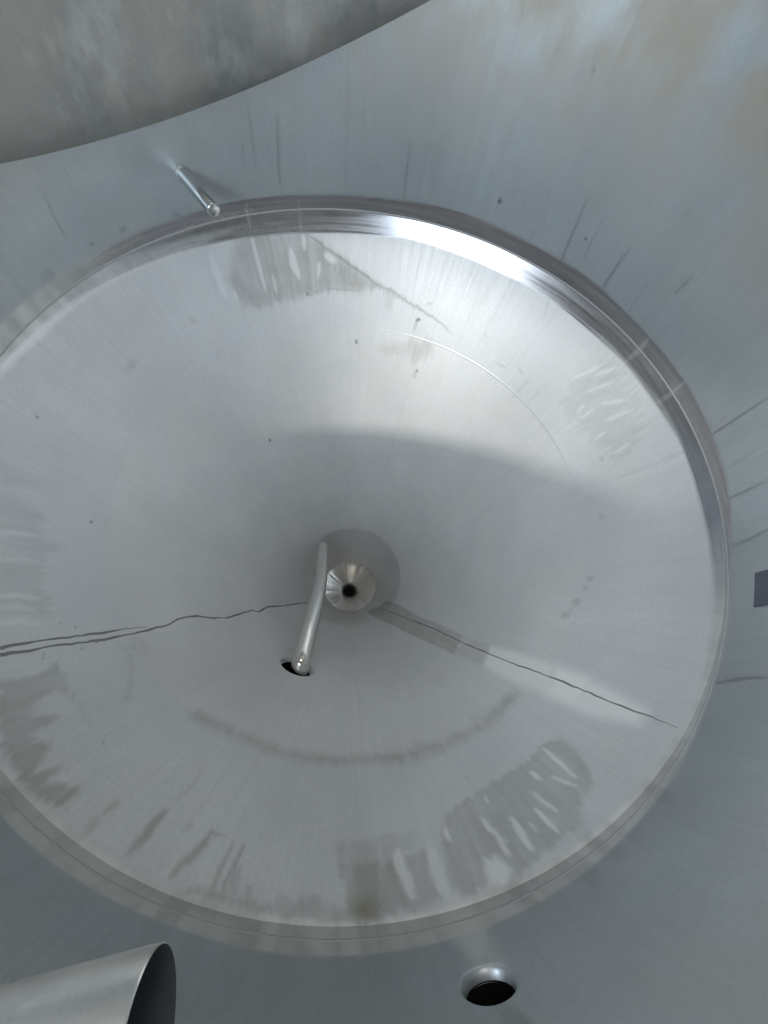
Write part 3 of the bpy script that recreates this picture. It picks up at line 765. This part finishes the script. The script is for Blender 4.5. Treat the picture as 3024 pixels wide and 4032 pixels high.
zc0 = Z_CUP
cup = lathe_wavy('drain_cup', [(R_CUP, zc0), (.174, zc0 - .006), (.155, zc0 - .030), (.125, zc0 - .068), (.09, zc0 - .112), (.06, zc0 - .150), (.043, zc0 - .172), (.037, zc0 - .20), (.037, zc0 - .75)], M_CUP, tank)
lathe('outlet_hole', [(.0375, zc0 - .25), (.02, zc0 - .252), (.0005, zc0 - .252)], M_BLACK, cup)  # black disc painted for the shade deep in the outlet

# bores of the two side ports, their unlit dark painted as black colour
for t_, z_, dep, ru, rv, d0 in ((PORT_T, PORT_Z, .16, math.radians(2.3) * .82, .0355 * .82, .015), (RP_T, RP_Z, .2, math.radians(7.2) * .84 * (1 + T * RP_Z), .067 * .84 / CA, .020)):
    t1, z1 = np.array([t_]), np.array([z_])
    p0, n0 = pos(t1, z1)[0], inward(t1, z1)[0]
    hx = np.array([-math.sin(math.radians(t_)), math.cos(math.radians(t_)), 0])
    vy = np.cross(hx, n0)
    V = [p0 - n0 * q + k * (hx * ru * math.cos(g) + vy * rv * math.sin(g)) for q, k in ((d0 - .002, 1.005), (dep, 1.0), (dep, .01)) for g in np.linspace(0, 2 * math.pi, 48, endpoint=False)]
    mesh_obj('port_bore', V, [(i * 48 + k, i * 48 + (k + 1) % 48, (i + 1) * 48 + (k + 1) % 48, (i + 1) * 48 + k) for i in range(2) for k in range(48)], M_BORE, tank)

# domed head closing the tank above the manway, its opening added for the fill lamp
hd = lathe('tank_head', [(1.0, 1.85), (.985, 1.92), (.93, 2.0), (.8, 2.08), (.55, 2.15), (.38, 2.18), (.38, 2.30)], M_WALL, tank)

# ------------------------------------------------------------------ fittings
def root(name, loc, label, cat):
    o = bpy.data.objects.new(name, None)
    o.location = loc
    link(o)
    o['label'] = label
    o['category'] = cat
    return o


def local(o, parent):
    """keep world position of a mesh whose vertices are in world space"""
    o.parent = parent
    o.matrix_parent_inverse = Matrix.Translation(-Vector(parent.location))
    return o


def smooth_path(pts, n):
    P = np.array(pts, float)
    t = np.arange(len(P))
    q = np.linspace(0, len(P) - 1, n)
    out = []
    for x in q:
        i = min(int(x), len(P) - 2)
        u = x - i
        p0, p1, p2, p3 = P[max(i - 1, 0)], P[i], P[i + 1], P[min(i + 2, len(P) - 1)]
        out.append(.5 * ((2 * p1) + (-p0 + p2) * u + (2 * p0 - 5 * p1 + 4 * p2 - p3) * u * u + (-p0 + 3 * p1 - 3 * p2 + p3) * u ** 3))
    return np.array(out)


# bent draw-off pipe
arm = root('bent_pipe', ARM[1], 'shiny bent steel pipe curving up out of the dark round hole toward the drain', 'pipe')
ap = smooth_path(ARM, 40)
ar = np.interp(np.linspace(0, 1, 40), [0, .2, .6, 1], [.0385, .0385, .0375, .034])
d = Vector(ap[-1] - ap[-2]).normalized()
tip = Vector(ap[-1])
pts_ = [Vector(p) for p in ap] + [tip + d * q for q in (.008, .015, .020, .0225)]
local(tube('pipe', pts_, list(ar) + [.033, .029, .021, .009], M_PIPE, None, 40), arm)
t1, z1 = np.array([RP_T]), np.array([RP_Z])

# straight probe on the wall
th0 = math.radians(-47.45)
n = Vector((-math.cos(th0), -math.sin(th0), 0))
bp = Vector((math.cos(th0), math.sin(th0), .152))
rod = root('wall_probe', bp, 'short straight steel rod sticking out of the wall above the weld band', 'rod')
rp = [bp - n * .01, bp + n * .004, bp + n * .1, bp + n * .197, bp + n * .2]
local(tube('shaft', rp, [.019, .019, .019, .019, .0165], M_ROD, None, 32), rod)
local(tube('base_weld', [bp - n * .01, bp + n * .0015, bp + n * .004, bp + n * .006], [.0235, .0235, .022, .0189], M_BEAD, None, 32, (False, False)), rod)

# added sleeve along the wall, lower left, standing in for a reflection
sv = Vector((.9664, .2571, 0))
s0 = Vector((.11, .910, .40))
sl = root('reflection_sleeve', s0, 'made-up bright sleeve with dark end, standing in for a reflection, lower left corner', 'sleeve')
local(tube('sleeve_body', [s0, s0 + sv * .002, s0 + sv * .1, s0 + sv * .30], [.0585, .06, .06, .06], M_SLEEVE, None, 64, (False, False)), sl)
local(tube('bore', [s0, s0 + sv * .004, s0 + sv * .28], [.0585, .055, .055], M_END, None, 64, (False, True)), sl)  # shade in the sleeve's mouth put into a dark colour

# plate with a curved lower edge, upper left
pl_t = np.linspace(-125, 49, 600)
rows = np.r_[np.linspace(0, .36, 80), np.linspace(.38, 1, 24)]
V, Fc = [], []
for t_ in pl_t:
    ph = math.radians(t_ + 38.5)
    zb = .268 + .65 * (1 - math.cos(ph))
    for rr in rows:
        z_ = zb + (1.30 - zb) * rr
        o_ = .045 * (1 - math.exp(-rr * (1.30 - zb) / .045)) - .001
        V.append(((1 - o_) * math.cos(math.radians(t_)), (1 - o_) * math.sin(math.radians(t_)), z_))
m = len(rows)
Fc = [(i * m + j, (i + 1) * m + j, (i + 1) * m + j + 1, i * m + j + 1) for i in range(len(pl_t) - 1) for j in range(m - 1)]
VA = np.array(V)
pa = paint(np.degrees(np.arctan2(VA[:, 1], VA[:, 0])), VA[:, 2] + 5)
hh = np.array([(1.30 - (.268 + .65 * (1 - math.cos(math.radians(t_ + 38.5))))) * rr for t_ in pl_t for rr in rows])
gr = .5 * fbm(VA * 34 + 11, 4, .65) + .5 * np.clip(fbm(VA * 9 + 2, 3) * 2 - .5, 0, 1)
pa['dark'] = np.clip(np.exp(-hh / .07) * 1.7 * (.15 + 1.2 * gr) + np.clip(gr * 2.2 - 1.05, 0, 1) * .5 * np.exp(-hh / .12), 0, .85)  # edge grime, also painted darker to deepen the overhang's shade
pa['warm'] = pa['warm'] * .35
pa['band'] = pa['band'] * 0
tp = np.arctan2(VA[:, 1], VA[:, 0])
cyl = np.c_[np.cos(tp) * 9, np.sin(tp) * 9, VA[:, 2] * 4]
pa['film'] = np.clip(fbm(cyl + 3, 6, .66) * 4.2 - 1.9, 0, 1) * .8
pa['light'] = np.clip(fbm(cyl * 1.3 + 33, 6, .66) * 4.5 - 2.45, 0, 1) * .42
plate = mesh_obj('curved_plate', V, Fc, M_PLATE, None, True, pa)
plate['label'] = 'mottled dull grey plate with a curved lower edge in the upper left corner'
plate['category'] = 'plate'

# small dark plate at the right
V, Fc = [], []
tg_t = np.linspace(157.9, 163.0, 5)
for k, o_ in enumerate((0.0, .003)):
    for t_ in tg_t:
        for z_ in (.079, .17):
            V.append(((1 - o_) * math.cos(math.radians(t_)), (1 - o_) * math.sin(math.radians(t_)), z_))
for i in range(4):
    a = 10 + i * 2
    Fc += [(a, a + 1, a + 3, a + 2), (i * 2, i * 2 + 2, a + 2, a), (i * 2 + 1, a + 1, a + 3, i * 2 + 3)]
Fc += [(0, 10, 11, 1), (8, 9, 19, 18)]
tg = mesh_obj('dark_tag', V, Fc, M_TAG, None, False)
tg['label'] = 'small dark blue-grey rectangle on the wall at the right edge'
tg['category'] = 'tag'
